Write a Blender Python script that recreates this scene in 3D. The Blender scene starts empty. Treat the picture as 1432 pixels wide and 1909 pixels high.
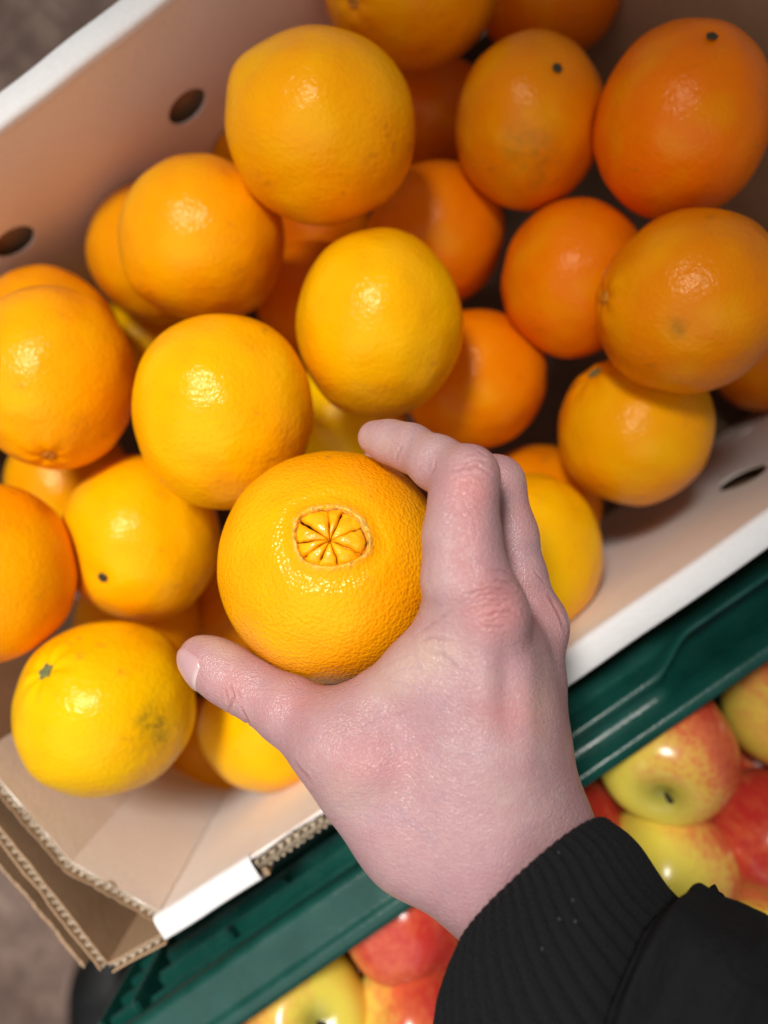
import bpy, bmesh, math, random
import numpy as np
from mathutils import Vector, Matrix, noise as mnoise

random.seed(7); rng = np.random.default_rng(7)
sc = bpy.context.scene
COL = sc.collection
H = 1.25                     # camera height above the floor
FPX = 1400.0                 # focal length in photograph pixels

# ------------------------------------------------------------------ camera
cam_d = bpy.data.cameras.new('camera'); cam = bpy.data.objects.new('camera', cam_d); COL.objects.link(cam)
cam.location = (0, 0, H)
cam_d.sensor_fit = 'VERTICAL'; cam_d.sensor_height = 36.0; cam_d.lens = 36.0 * FPX / 1909.0
cam_d.clip_start = 0.02; cam_d.clip_end = 50
cam_d.dof.use_dof = True; cam_d.dof.focus_distance = 0.272; cam_d.dof.aperture_fstop = 4.2
sc.camera = cam

# ------------------------------------------------------------------ light (a shop ceiling spot, an added fill panel, ambient)
w = bpy.data.worlds.new('World'); sc.world = w; w.use_nodes = True
bg = w.node_tree.nodes['Background']; bg.inputs[0].default_value = (1.0, 0.975, 0.94, 1); bg.inputs[1].default_value = 0.19
def look_at(o, tgt):
    o.rotation_euler = (Vector(tgt) - o.location).to_track_quat('-Z', 'Y').to_euler()
ld = bpy.data.lights.new('ceiling_spot', 'SPOT'); lo = bpy.data.objects.new('ceiling_spot', ld); COL.objects.link(lo)
ld.energy = 96; ld.color = (1.0, 0.965, 0.91); ld.spot_size = math.radians(40); ld.spot_blend = 1.0; ld.shadow_soft_size = 0.13
lo.location = (-0.30, 0.40, 2.15); look_at(lo, (-0.145, -0.13, 0.9))
l2 = bpy.data.lights.new('fill_panel', 'AREA'); o2 = bpy.data.objects.new('fill_panel', l2); COL.objects.link(o2)  # added fill, brightens the floor and the long inner wall
l2.energy = 20; l2.shape = 'RECTANGLE'; l2.size = 3.2; l2.size_y = 2.2; l2.color = (1.0, 0.98, 0.96)
o2.location = (-0.55, -1.25, 2.6); look_at(o2, (-0.15, -0.25, 0.6))
sc.cycles.max_bounces = 7; sc.cycles.diffuse_bounces = 5; sc.cycles.glossy_bounces = 2; sc.cycles.caustics_reflective = False; sc.cycles.caustics_refractive = False
sc.view_settings.view_transform = 'Standard'; sc.view_settings.look = 'None'
sc.view_settings.exposure = 0.0; sc.view_settings.gamma = 1.0; sc.view_settings.use_curve_mapping = False

# ------------------------------------------------------------------ helpers
def at(px, py, Z):
    """a point Z metres below the camera, on the sight line of a photograph pixel"""
    return Vector(((px - 716) / FPX * Z, -(py - 954.5) / FPX * Z, H - Z))
def tag(o, label=None, cat=None, group=None, kind=None):
    for k, v in (('label', label), ('category', cat), ('group', group), ('kind', kind)):
        if v: o[k] = v
    return o
def empty(name, loc):
    o = bpy.data.objects.new(name, None); o.location = loc; o.empty_display_size = .02; COL.objects.link(o); return o
def mesh_obj(name, V, F, mat, parent=None, loc=(0, 0, 0), smooth=True, attrs=None):
    """vertices in world space; the object's origin is put at loc"""
    V = np.asarray(V, float).reshape(-1, 3)
    L = np.array(loc, float)
    me = bpy.data.meshes.new(name); me.from_pydata((V - L).tolist(), [], F if isinstance(F, list) else F.tolist()); me.update()
    if smooth: me.polygons.foreach_set('use_smooth', [True] * len(me.polygons))
    for k, a in (attrs or {}).items():
        a = np.asarray(a, float)
        if a.ndim == 1:
            at_ = me.attributes.new(k, 'FLOAT', 'POINT'); at_.data.foreach_set('value', a)
        else:
            at_ = me.attributes.new(k, 'FLOAT_VECTOR', 'POINT'); at_.data.foreach_set('vector', a.ravel())
    me.materials.append(mat)
    o = bpy.data.objects.new(name, me); COL.objects.link(o)
    if parent is not None:
        o.parent = parent; o.location = Vector(loc) - parent.location
    else: o.location = loc
    return o
def grid_faces(nr, nc, closed=True):
    F = []
    for i in range(nr - 1):
        for j in range(nc if closed else nc - 1):
            k = (j + 1) % nc
            F.append((i * nc + j, i * nc + k, (i + 1) * nc + k, (i + 1) * nc + j))
    return F
def ss(a, b, x):
    t = np.clip((x - a) / (b - a), 0, 1); return t * t * (3 - 2 * t)
def vnoise(P, scale, seed=0.0):
    return np.array([mnoise.noise(Vector((p[0] * scale + seed, p[1] * scale + seed * 1.7, p[2] * scale - seed))) for p in P])
def sheet(name, outer, holes, frame, thick, mat, parent, loc=(0, 0, 0), smooth=False):
    """a flat board: 2-D outline with holes, placed by frame(x, y, depth) -> world point, thick along depth"""
    bm = bmesh.new(); edges = []
    for loop in [outer] + holes:
        vs = [bm.verts.new((p[0], p[1], 0)) for p in loop]
        for a, b in zip(vs, vs[1:] + vs[:1]): edges.append(bm.edges.new((a, b)))
    bmesh.ops.triangle_fill(bm, edges=edges, use_beauty=True)
    bm.verts.index_update()
    V2 = [v.co.copy() for v in bm.verts]; T = [[v.index for v in f.verts] for f in bm.faces]
    B = [[v.index for v in e.verts] for e in bm.edges if len(e.link_faces) == 1]; bm.free()
    n = len(V2)
    V = [frame(v.x, v.y, 0) for v in V2] + [frame(v.x, v.y, thick) for v in V2]
    F = T + [[i + n for i in t[::-1]] for t in T] + [[a, b, b + n, a + n] for a, b in B]
    me = bpy.data.meshes.new(name); me.from_pydata([tuple(Vector(v) - Vector(loc)) for v in V], [], F)
    bm = bmesh.new(); bm.from_mesh(me); bmesh.ops.recalc_face_normals(bm, faces=bm.faces); bm.to_mesh(me); bm.free()
    me.materials.append(mat)
    o = bpy.data.objects.new(name, me); COL.objects.link(o)
    if parent is not None: o.parent = parent; o.location = Vector(loc) - parent.location
    else: o.location = loc
    return o

# ------------------------------------------------------------------ materials
class NT:
    def __init__(s, name):
        s.m = bpy.data.materials.new(name); s.m.use_nodes = True; s.t = s.m.node_tree
        s.b = s.t.nodes['Principled BSDF']; s.x = 0
    def n(s, typ, **kw):
        nd = s.t.nodes.new(typ)
        for k, v in kw.items():
            if k.startswith('i_'):
                nd.inputs[k[2:].replace('_', ' ')].default_value = v
            else: setattr(nd, k, v)
        return nd
    def l(s, a, b): s.t.links.new(a, b)
    def coord(s): return s.n('ShaderNodeTexCoord').outputs['Object']
    def noise(s, scale, detail=3, rough=.55, vec=None, dist=0):
        nd = s.n('ShaderNodeTexNoise'); nd.inputs['Scale'].default_value = scale; nd.inputs['Detail'].default_value = detail
        nd.inputs['Roughness'].default_value = rough; nd.inputs['Distortion'].default_value = dist
        s.l(vec if vec is not None else s.coord(), nd.inputs['Vector']); return nd.outputs['Fac']
    def voro(s, scale, feature='F1', vec=None, out='Distance', rnd=1.0):
        nd = s.n('ShaderNodeTexVoronoi'); nd.feature = feature; nd.inputs['Scale'].default_value = scale
        nd.inputs['Randomness'].default_value = rnd
        s.l(vec if vec is not None else s.coord(), nd.inputs['Vector']); return nd.outputs[out]
    def ramp(s, fac, stops):
        nd = s.n('ShaderNodeValToRGB'); e = nd.color_ramp.elements
        while len(e) < len(stops): e.new(.5)
        for el, (p, c) in zip(e, stops):
            el.position = p; el.color = (c, c, c, 1) if isinstance(c, (int, float)) else (*c, 1)
        s.l(fac, nd.inputs['Fac']); return nd.outputs['Color']
    def mix(s, fac, a, b, mode='MIX'):
        nd = s.n('ShaderNodeMix'); nd.data_type = 'RGBA'; nd.blend_type = mode
        for v, sock in ((fac, nd.inputs['Factor']), (a, nd.inputs['A']), (b, nd.inputs['B'])):
            if isinstance(v, (int, float)): sock.default_value = v
            elif isinstance(v, tuple): sock.default_value = (*v, 1)
            else: s.l(v, sock)
        return nd.outputs['Result']
    def math(s, op, a, b=0.0, clamp=False):
        nd = s.n('ShaderNodeMath'); nd.operation = op; nd.use_clamp = clamp
        for v, sock in ((a, nd.inputs[0]), (b, nd.inputs[1])):
            if isinstance(v, (int, float)): sock.default_value = v
            else: s.l(v, sock)
        return nd.outputs[0]
    def attr(s, name, out='Fac'):
        nd = s.n('ShaderNodeAttribute'); nd.attribute_name = name; return nd.outputs[out]
    def bump(s, h, strength, dist, prev=None):
        nd = s.n('ShaderNodeBump'); nd.inputs['Strength'].default_value = strength; nd.inputs['Distance'].default_value = dist
        s.l(h, nd.inputs['Height'])
        if prev is not None: s.l(prev, nd.inputs['Normal'])
        return nd.outputs['Normal']
    def out(s, color=None, rough=None, normal=None, spec=None):
        for v, k in ((color, 'Base Color'), (rough, 'Roughness'), (normal, 'Normal'), (spec, 'Specular IOR Level')):
            if v is None: continue
            if isinstance(v, (int, float)): s.b.inputs[k].default_value = v
            elif isinstance(v, tuple): s.b.inputs[k].default_value = (*v, 1)
            else: s.l(v, s.b.inputs[k])
        return s.m

def orange_peel(name, pore=0.55, held=False):
    t = NT(name); tc = t.coord()
    oi = t.n('ShaderNodeObjectInfo'); base = oi.outputs['Color']
    big = t.noise(26, 2, vec=tc)
    c = t.mix(t.ramp(big, [(.40, 0.0), (.75, .7)]), base, (1.0, 0.70, 0.55), 'MULTIPLY')
    c = t.mix(t.ramp(big, [(.18, .40), (.46, 0.0)]), c, (0.86, 0.50, 0.002))
    # small scuffs and specks of wear
    sp = t.noise(150, 3, .7, vec=tc)
    scuff = t.math('MULTIPLY', t.ramp(sp, [(.57, 0.0), (.70, 1.0)]), t.ramp(big, [(.50, 0.0), (.64, .55)]))
    c = t.mix(scuff, c, (0.30, 0.13, 0.012))
    fr = t.voro(95, vec=tc); c = t.mix(t.ramp(fr, [(.0, .6), (.05, 0.0)]), c, (0.25, 0.10, 0.008))
    br = t.math('MULTIPLY', t.attr('bruise'), t.ramp(sp, [(.40, .15), (.62, 1.0)]))
    c = t.mix(br, c, (0.20, 0.13, 0.012))
    if held:
        rim = t.attr('rim')
        pale = t.mix(t.ramp(t.noise(700, 2, .7, vec=tc), [(.42, 0.0), (.64, 1.0)]), (0.78, 0.42, 0.02), (0.76, 0.58, 0.20))
        f = t.math('MULTIPLY', rim, t.ramp(t.noise(260, 2, .7, vec=tc), [(.30, .25), (.6, 1.0)]))
        c = t.mix(f, c, pale)
        dk = t.math('MULTIPLY', t.attr('lip'), t.ramp(t.noise(480, 2, .6, vec=tc), [(.50, 0.0), (.60, .9)]))
        c = t.mix(dk, c, (0.09, 0.07, 0.02))
        pv = t.voro(700, vec=tc); c = t.mix(t.ramp(pv, [(.05, .14), (.35, 0.0)]), c, (0.60, 0.19, 0.004))
        hgt = t.math('ADD', pv, t.math('MULTIPLY', t.noise(420, 2, .6, vec=tc), .8))
    else:
        pv = t.noise(430, 2, .6, vec=tc); hgt = t.math('ADD', pv, t.noise(110, 1, .5, vec=tc))
    nrm = t.bump(hgt, pore, .0011)
    rough = t.ramp(sp, [(.3, .20), (.7, .29)])
    t.b.inputs['Subsurface Weight'].default_value = .08 if held else 0; t.b.inputs['Subsurface Radius'].default_value = (1.0, .45, .08); t.b.inputs['Subsurface Scale'].default_value = .004
    t.b.inputs['Specular Tint'].default_value = (1.0, .86, .58, 1)
    return t.out(c, rough, nrm, .30 if held else .25)
M_or = orange_peel('orange_peel', .42); M_held = orange_peel('held_orange_peel', .33, True)

def simple(name, col, rough=.6, nscale=60, var=.25, bump=.0, bscale=200, spec=.4, dist=.001, dark=None):
    t = NT(name); nz = t.noise(nscale, 5, .6)
    c = t.mix(t.ramp(nz, [(.3, 0.0), (.72, 1.0)]), tuple(x * (1 - var) for x in col) if dark is None else dark, col)
    nr = t.bump(t.noise(bscale, 4, .6), bump, dist) if bump else None
    return t.out(c, rough, nr, spec)
M_segment = None
t = NT('navel_segment_peel')
c = t.mix(t.ramp(t.noise(180, 3), [(.3, 0.0), (.7, 1.0)]), (0.84, 0.33, 0.002), (0.92, 0.46, 0.004))
c = t.mix(t.attr('groove'), c, (0.52, 0.15, 0.003))
M_segment = t.out(c, .25, t.bump(t.noise(420, 3, .5), .5, .0009), .5)
M_stem = simple('stem_scar_green', (0.20, 0.22, 0.08), .8, 400, .5, .6, 900)
M_stemdk = simple('stem_scar_brown', (0.060, 0.042, 0.018), .8, 500, .5, .8, 900)
M_navel = simple('navel_orange', (0.62, 0.22, 0.012), .45, 300, .4, .6, 500)

# cardboard
def card(name, col, dark, flute=True):
    t = NT(name)
    nz = t.noise(14, 5, .6); fine = t.noise(420, 3, .7)
    c = t.mix(t.ramp(nz, [(.30, 0.0), (.68, 1.0)]), dark, col)
    c = t.mix(t.ramp(fine, [(.3, .10), (.7, 0.0)]), c, (0.35, 0.24, 0.16))
    sc_ = t.noise(70, 6, .75); c = t.mix(t.ramp(sc_, [(.66, 0.0), (.80, .22)]), c, (0.36, 0.24, 0.15))
    return t.out(c, .62, t.bump(t.math('ADD', fine, t.math('MULTIPLY', t.noise(45, 3), 2.0)), .35, .0006), .3)
M_cream = card('card_white_inside', (0.92, 0.87, 0.82), (0.89, 0.82, 0.76))
M_white = card('card_white_rim', (0.86, 0.86, 0.87), (0.80, 0.79, 0.79))
M_kraft = card('card_kraft_brown', (0.46, 0.30, 0.18), (0.38, 0.24, 0.14))
M_bottom = card('card_bottom_dark', (0.12, 0.07, 0.04), (0.08, 0.045, 0.025))  # kraft darkened to stand in for shade in the gaps between oranges
M_torn = card('card_torn_edge', (0.54, 0.45, 0.34), (0.36, 0.28, 0.20))

# green plastic
t = NT('green_plastic'); g = t.noise(30, 4)
c = t.mix(t.ramp(g, [(.3, 0.0), (.7, 1.0)]), (0.004, 0.052, 0.040), (0.008, 0.080, 0.062))
sp = t.noise(900, 2, .7); c = t.mix(t.math('MULTIPLY', t.ramp(sp, [(.66, 0.0), (.74, .5)]), t.ramp(t.noise(40, 2), [(.45, 0.0), (.6, 1.0)])), c, (0.25, 0.33, 0.30))
scr = t.n('ShaderNodeMapping'); t.l(t.coord(), scr.inputs['Vector']); scr.inputs['Scale'].default_value = (1, 12, 12); scr.inputs['Rotation'].default_value = (0, 0, math.radians(-34.6))
M_green = t.out(c, t.ramp(t.noise(60, 4), [(.3, .20), (.7, .38)]), t.bump(t.noise(60, 4, .6, scr.outputs['Vector']), .25, .001), .5)

# apples
t = NT('apple_skin'); tc = t.coord()
oi = t.n('ShaderNodeObjectInfo')
bl = t.attr('blush')
nz = t.noise(40, 4, .6); st = t.n('ShaderNodeMapping'); t.l(tc, st.inputs['Vector']); st.inputs['Scale'].default_value = (1, 1, .12)
strk = t.noise(260, 3, .6, st.outputs['Vector'])
f = t.math('ADD', bl, t.math('ADD', t.math('MULTIPLY', t.math('SUBTRACT', nz, .5), .55), t.math('MULTIPLY', t.math('SUBTRACT', strk, .5), .30)))
c = t.ramp(f, [(.30, (0.84, 0.68, 0.09)), (.46, (0.82, 0.48, 0.09)), (.60, (0.74, 0.17, 0.06)), (.88, (0.52, 0.035, 0.025))])
c = t.mix(t.ramp(t.voro(420), [(.0, .35), (.09, 0.0)]), c, (0.75, 0.62, 0.35))
c = t.mix(t.attr('cavity'), c, (0.23, 0.22, 0.035))
t.b.inputs['Subsurface Weight'].default_value = .06; t.b.inputs['Subsurface Scale'].default_value = .003
M_apple = t.out(c, t.ramp(t.noise(80, 3), [(.3, .19), (.7, .28)]), t.bump(t.noise(120, 2), .12, .001), .5)

# floor: brown stone tiles
t = NT('floor_stone'); n1 = t.noise(9, 6, .62, dist=.6); n2 = t.noise(34, 5, .65, dist=.8)
c = t.mix(t.ramp(n1, [(.30, 0.0), (.70, 1.0)]), (0.28, 0.160, 0.120), (0.74, 0.52, 0.41))
c = t.mix(t.ramp(n2, [(.35, .75), (.60, 0.0)]), c, (0.22, 0.140, 0.118))
M_floor = t.out(c, t.ramp(n2, [(.3, .35), (.7, .55)]), t.bump(n2, .25, .002), .4)
M_grout = simple('floor_grout', (0.10, 0.075, 0.065), .8)
M_stand = simple('stand_wood', (0.12, 0.075, 0.045), .55, 20, .4, .2, 60)

# skin
t = NT('hand_skin'); tc = t.coord()
m1 = t.noise(26, 4, .6); m2 = t.noise(85, 5, .7); m3 = t.noise(520, 2, .6)
mp = t.n('ShaderNodeMapping'); t.l(tc, mp.inputs['Vector']); mp.inputs['Scale'].default_value = (.32, 1.0, .6); fl_lines = t.noise(1000, 2, .6, mp.outputs['Vector'])
c = t.mix(t.ramp(m1, [(.32, 0.0), (.68, 1.0)]), (0.415, 0.225, 0.246), (0.485, 0.308, 0.303))
c = t.mix(t.ramp(m2, [(.42, 0.0), (.70, .55)]), c, (0.42, 0.205, 0.225))
c = t.mix(t.math('MULTIPLY', t.attr('pink'), t.ramp(m2, [(.25, .65), (.7, 1.0)])), c, (0.52, 0.185, 0.175))
c = t.mix(t.math('MULTIPLY', t.attr('pale'), .8), c, (0.60, 0.44, 0.32))
c = t.mix(t.math('MULTIPLY', t.attr('hand_shade'), .85), c, (0.27, 0.150, 0.170))
vein = t.math('MULTIPLY', t.ramp(t.noise(38, 1, .4, dist=1.2), [(.47, 0.0), (.50, .30), (.53, 0.0)]), t.math('SUBTRACT', 1.0, t.attr('pink'), True))
c = t.mix(vein, c, (0.36, 0.225, 0.275))
c = t.mix(t.attr('crease'), c, (0.33, 0.135, 0.125))
c = t.mix(t.ramp(m3, [(.56, 0.0), (.75, .20)]), c, (0.62, 0.46, 0.42))
cr1 = t.voro(980, 'DISTANCE_TO_EDGE'); cr2 = t.voro(470, 'DISTANCE_TO_EDGE')
h = t.math('ADD', t.ramp(cr1, [(.0, 0.0), (.25, 1.0)]), t.math('MULTIPLY', t.ramp(cr2, [(.0, 0.0), (.16, 1.0)]), .7))
h = t.math('ADD', h, t.math('MULTIPLY', fl_lines, 1.8))
nr = t.bump(h, .34, .0005); nr = t.bump(t.noise(120, 3, .6), .16, .0010, nr)
t.b.inputs['Subsurface Weight'].default_value = .22; t.b.inputs['Subsurface Radius'].default_value = (1.0, .30, .18); t.b.inputs['Subsurface Scale'].default_value = .0035
M_skin = t.out(c, t.ramp(m2, [(.3, .31), (.7, .45)]), nr, .5)
t = NT('thumb_nail'); c = t.mix(t.attr('tipw'), (0.50, 0.30, 0.31), (0.72, 0.62, 0.58))
M_nail = t.out(c, .28, t.bump(t.noise(300, 2), .1, .0005), .5)

# black fabrics
t = NT('black_rib_knit'); n1 = t.noise(900, 3, .7); lint = t.noise(240, 1, .4); lm = t.voro(130)
c = t.mix(n1, (0.0015, 0.0015, 0.002), (0.006, 0.006, 0.007))
c = t.mix(t.ramp(lm, [(.0, .7), (.085, 0.0)]), c, (0.16, 0.16, 0.17))
wv = t.voro(1100)
t.b.inputs['Sheen Weight'].default_value = .012; t.b.inputs['Sheen Roughness'].default_value = .5
M_knit = t.out(c, .85, t.bump(t.math('ADD', n1, wv), .8, .0010), .25)
t = NT('black_sleeve_cloth'); n1 = t.noise(1300, 3, .7); lm = t.voro(60)
c = t.mix(n1, (0.0025, 0.0025, 0.003), (0.007, 0.007, 0.008))
c = t.mix(t.ramp(lm, [(.0, .5), (.03, 0.0)]), c, (0.14, 0.14, 0.16))
t.b.inputs['Sheen Weight'].default_value = .008
M_cloth = t.out(c, .80, t.bump(t.noise(70, 4, .6, dist=.8), .6, .004, t.bump(n1, .6, .0006)), .18)
M_shoe = simple('black_shoe_leather', (0.010, 0.010, 0.011), .5, 80, .3, .3, 300)
M_sole = simple('black_shoe_sole', (0.014, 0.013, 0.013), .8)

# ------------------------------------------------------------------ setting: floor of stone tiles
fl = mesh_obj('floor', [(-3, -3, -.004), (3, -3, -.004), (3, 3, -.004), (-3, 3, -.004)], [(0, 1, 2, 3)], M_grout, smooth=False)
tag(fl, kind='structure')
tw = .45
tile_me = None
for i in range(-3, 4):
    for j in range(-3, 4):
        if tile_me is None:
            bm = bmesh.new(); bmesh.ops.create_cube(bm, size=1, matrix=Matrix.Diagonal((tw - .004, tw - .004, .008, 1)))
            bmesh.ops.bevel(bm, geom=[e for e in bm.edges], offset=.0015, segments=1, affect='EDGES')
            tile_me = bpy.data.meshes.new('tile'); bm.to_mesh(tile_me); bm.free(); tile_me.materials.append(M_floor)
        o = bpy.data.objects.new('tile', tile_me); COL.objects.link(o); o.parent = fl
        a = math.radians(12)
        x, y = i * tw + .05, j * tw - .06
        o.location = (x * math.cos(a) - y * math.sin(a), x * math.sin(a) + y * math.cos(a), 0)
        o.rotation_euler = (0, 0, a + math.pi / 2 * ((i * 3 + j * 5) % 4))

# display stand under the two boxes
UB = Vector((.806, .592, 0)); NB = Vector((.592, -.806, 0))
ZF = .612                         # depth of the box bottom
def uv(u, n, z): return UB * u + NB * n + Vector((0, 0, z))
stand = empty('display_stand', uv(.1, .12, 0)); tag(stand, 'low dark wooden stand under the cardboard box and green crate', 'stand')
def boxmesh(name, u0, u1, n0, n1, z0, z1, mat, parent):
    V = [uv(u, n, z) for z in (z0, z1) for u, n in ((u0, n0), (u1, n0), (u1, n1), (u0, n1))]
    F = [(3, 2, 1, 0), (4, 5, 6, 7), (0, 1, 5, 4), (1, 2, 6, 5), (2, 3, 7, 6), (3, 0, 4, 7)]
    return mesh_obj(name, V, F, mat, parent, smooth=False, loc=uv((u0 + u1) / 2, (n0 + n1) / 2, z0))
zt = H - ZF - .012
boxmesh('top_board', -.20, .34, -.20, .50, zt - .025, zt, M_stand, stand)
for u in (-.16, .29):
    for n in (-.16, .44): boxmesh('leg', u, u + .045, n, n + .045, .004, zt - .0255, M_stand, stand)

# ------------------------------------------------------------------ cardboard box
ZR = .360
box = empty('cardboard_box', uv(.05, -.07, H - ZF)); tag(box, 'white lined cardboard fruit box full of oranges, torn at one corner', 'box')
def plan(px, py, Z=ZR):
    p = at(px, py, Z); return Vector((p.x, p.y, 0))
A0, A1 = plan(-640, 736), plan(1092, -618)                 # inner face of the long wall by the floor
B = [plan(285, 1715), plan(470, 1598), plan(760, 1408), plan(1058, 1214), plan(2045, 533)]   # inner face of the long wall by the green crate
def wall_frame(p0, p1, ztop, side):
    d = (p1 - p0); L = d.length; d.normalize(); nrm = Vector((-d.y, d.x, 0)) * side
    return (lambda x, y, k: p0 + d * x + nrm * k + Vector((0, 0, ztop + y))), L
def circ(cx, cy, r, n=28, sq=1.0): return [(cx + r * math.cos(2 * math.pi * i / n), cy + sq * r * math.sin(2 * math.pi * i / n)) for i in range(n)]
zr = H - ZR; depth = ZF - ZR
# long wall A: inner board, outer board, rim; vents are real holes
def along(p0, p1, px, py, Z):
    q = at(px, py, Z); d = (p1 - p0).normalized(); return (Vector((q.x, q.y, 0)) - p0).dot(d)
fa, LA = wall_frame(A0, A1, zr, 1)
ventsA = [along(A0, A1, 350, 200, .442), along(A0, A1, 28, 452, .442)]; ventsA.append(ventsA[0] + (ventsA[0] - ventsA[1]))
hA = [circ(s, -(.442 - ZR), .0132) for s in ventsA]
hA2 = [circ(s, -(.442 - ZR), .0140) for s in ventsA]
sheet('inner_wall', [(0, -.003), (LA, -.003), (LA, -depth), (0, -depth)], hA, fa, .0012, M_cream, box, uv(0, -.26, zr))
sheet('outer_wall', [(0, -.003), (LA, -.003), (LA, -depth), (0, -depth)], [], lambda x, y, k: fa(x, y, .0095 + k), .0040, M_kraft, box, uv(0, -.27, zr))
def rim(name, pts, width, side, mat, zoff=0.0, seed=1, t0=0, t1=1, sag=.0012):
    """folded-over top of a long wall: a rounded cap swept along the plan polyline"""
    P = []; 
    seg = [(b - a).length for a, b in zip(pts, pts[1:])]; tot = sum(seg); N = max(8, int(tot * (t1 - t0) / .012))
    for i in range(N + 1):
        s = tot * (t0 + (t1 - t0) * i / N); k = 0
        while k < len(seg) - 1 and s > seg[k]: s -= seg[k]; k += 1
        P.append(pts[k].lerp(pts[k + 1], s / seg[k]))
    V = []
    prof = [(-.0006, -.006), (-.0008, -.0018), (.0006, -.0002), (.0020, .0003), (.5, .0005), (-2, .0003), (-3, -.0004), (-4, -.0025), (-4, -.012)]
    for i, p in enumerate(P):
        a = P[max(0, i - 1)]; b = P[min(N, i + 1)]; d = (b - a).normalized(); nr = Vector((-d.y, d.x, 0)) * side
        dz = mnoise.noise(Vector((i * .35, seed, 0))) * sag + zoff; dw = mnoise.noise(Vector((i * .22, seed + 9, 0))) * sag * .8
        for (x, z) in prof:
            if x == .5: x = width * .5
            elif x == -2: x = width - .0016
            elif x == -3: x = width - .0004
            elif x == -4: x = width
            V.append(p + nr * (x + dw) + Vector((0, 0, zr + z + dz)))
    return mesh_obj(name, V, grid_faces(N + 1, len(prof), False), mat, box, loc=P[N // 2] + Vector((0, 0, zr)))
rim('rim', [A0, A1], .0134, 1, M_white, seed=2)
# long wall B in straight boards, one vent in the far one
WB = .0145
for k, (p, q) in enumerate(zip(B, B[1:])):
    f, L = wall_frame(p, q, zr, -1)
    hs, ho = [], []
    if k == 3:
        s = along(p, q, 1381, 888, .450); hs = [circ(s, -(.450 - ZR), .0135, sq=1.5), circ(s + .19, -(.45 - ZR), .0135, sq=1.5)]; ho = [circ(s, -(.450 - ZR), .0140), circ(s + .19, -(.45 - ZR), .014)]
    sheet('inner_wall', [(0, -.003), (L, -.003), (L, -depth), (0, -depth)], hs, f, .0012, M_cream, box, p + Vector((0, 0, zr)))
    zo = -.026 if k in (1, 2) else -.008
    sheet('outer_wall', [(0, zo), (L, zo), (L, -depth), (0, -depth)], [], lambda x, y, kk, f=f: f(x, y, .0100 + kk), .0040, M_kraft, box, p + Vector((0, 0, zr)))
rim('rim', B[:2], .0120, -1, M_white, seed=4, t0=.0, t1=.97, sag=.0006)
rim('rim', B[3:], WB, -1, M_white, seed=5, t0=-.05, sag=.0008)
# the torn stretch of the rim between them: two ragged liners and the bare fluting
def polyline(pts, step):
    out = []
    for a, b in zip(pts, pts[1:]):
        n = max(1, int((b - a).length / step)); out += [a.lerp(b, i / n) for i in range(n)]
    return out + [pts[-1]]
def normals(P, side):
    R = []
    for i in range(len(P)):
        d = (P[min(len(P) - 1, i + 1)] - P[max(0, i - 1)]).normalized(); R.append(Vector((-d.y, d.x, 0)) * side)
    return R
def liner(name, pts, off, th, ztop, zbot, rag, mat, side, seed, step=.0016, lean=0.0):
    """a thin paper liner standing on edge, its top torn by rag metres"""
    P = polyline(pts, step); NR = normals(P, side); V = []
    for i, (p, n) in enumerate(zip(P, NR)):
        s = i * step
        r = rag * (.6 * mnoise.noise(Vector((s * 90, seed, 0))) + .5 * mnoise.noise(Vector((s * 320, seed, 3))) + .35 * mnoise.noise(Vector((s * 24, seed, 8))))
        zt_ = ztop(i / (len(P) - 1)) if callable(ztop) else ztop
        wob = .0006 * mnoise.noise(Vector((s * 60, seed, 5)))
        for (o_, z) in ((off, zbot), (off + wob + lean, zt_ + r), (off + th + wob + lean, zt_ + r - .0003), (off + th, zbot)):
            V.append(p + n * o_ + Vector((0, 0, z)))
    return mesh_obj(name, V, grid_faces(len(P), 4, False), mat, box, loc=P[len(P) // 2] + Vector((0, 0, zr)), smooth=False)
def fluting(name, pts, o0, o1, ztop, zbot, rag, mat, side, seed, wave=.0046):
    """the wavy middle paper of corrugated board"""
    step = wave / 8; P = polyline(pts, step); NR = normals(P, side); V = []
    mid = (o0 + o1) / 2; amp = (o1 - o0) / 2 - .0002
    for i, (p, n) in enumerate(zip(P, NR)):
        ph = 2 * math.pi * i / 8 + 2.2 * mnoise.noise(Vector((i * .05, seed, 0)))
        x = mid + amp * (.75 + .25 * mnoise.noise(Vector((i * .11, seed, 6)))) * math.sin(ph); r = rag * mnoise.noise(Vector((i * .25, seed, 4)))
        z1 = ztop(i / (len(P) - 1)) if callable(ztop) else ztop
        for z, dx in ((zbot, 0), (z1 - .0008 + r, 0), (z1 - .0008 + r, .0003), (zbot, .0003)): V.append(p + n * (x + dx) + Vector((0, 0, z)))
    return mesh_obj(name, V, grid_faces(len(P), 4, False), mat, box, loc=P[len(P) // 2] + Vector((0, 0, zr)), smooth=True)
tornP = [B[1].lerp(B[0], .04), B[2], B[2].lerp(B[3], .8)]
liner('torn_liner', tornP, .0006, .0006, zr - .001, zr - .03, .0035, M_white, -1, 3)
fluting('fluting', tornP, .0012, .0062, zr - .0035, zr - .03, .002, M_torn, -1, 5)
liner('torn_liner', tornP, .0064, .0006, zr - .004, zr - .03, .004, M_torn, -1, 8)
fluting('fluting', tornP, .0070, .0108, zr - .006, zr - .03, .003, M_torn, -1, 9, .0040)
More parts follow.
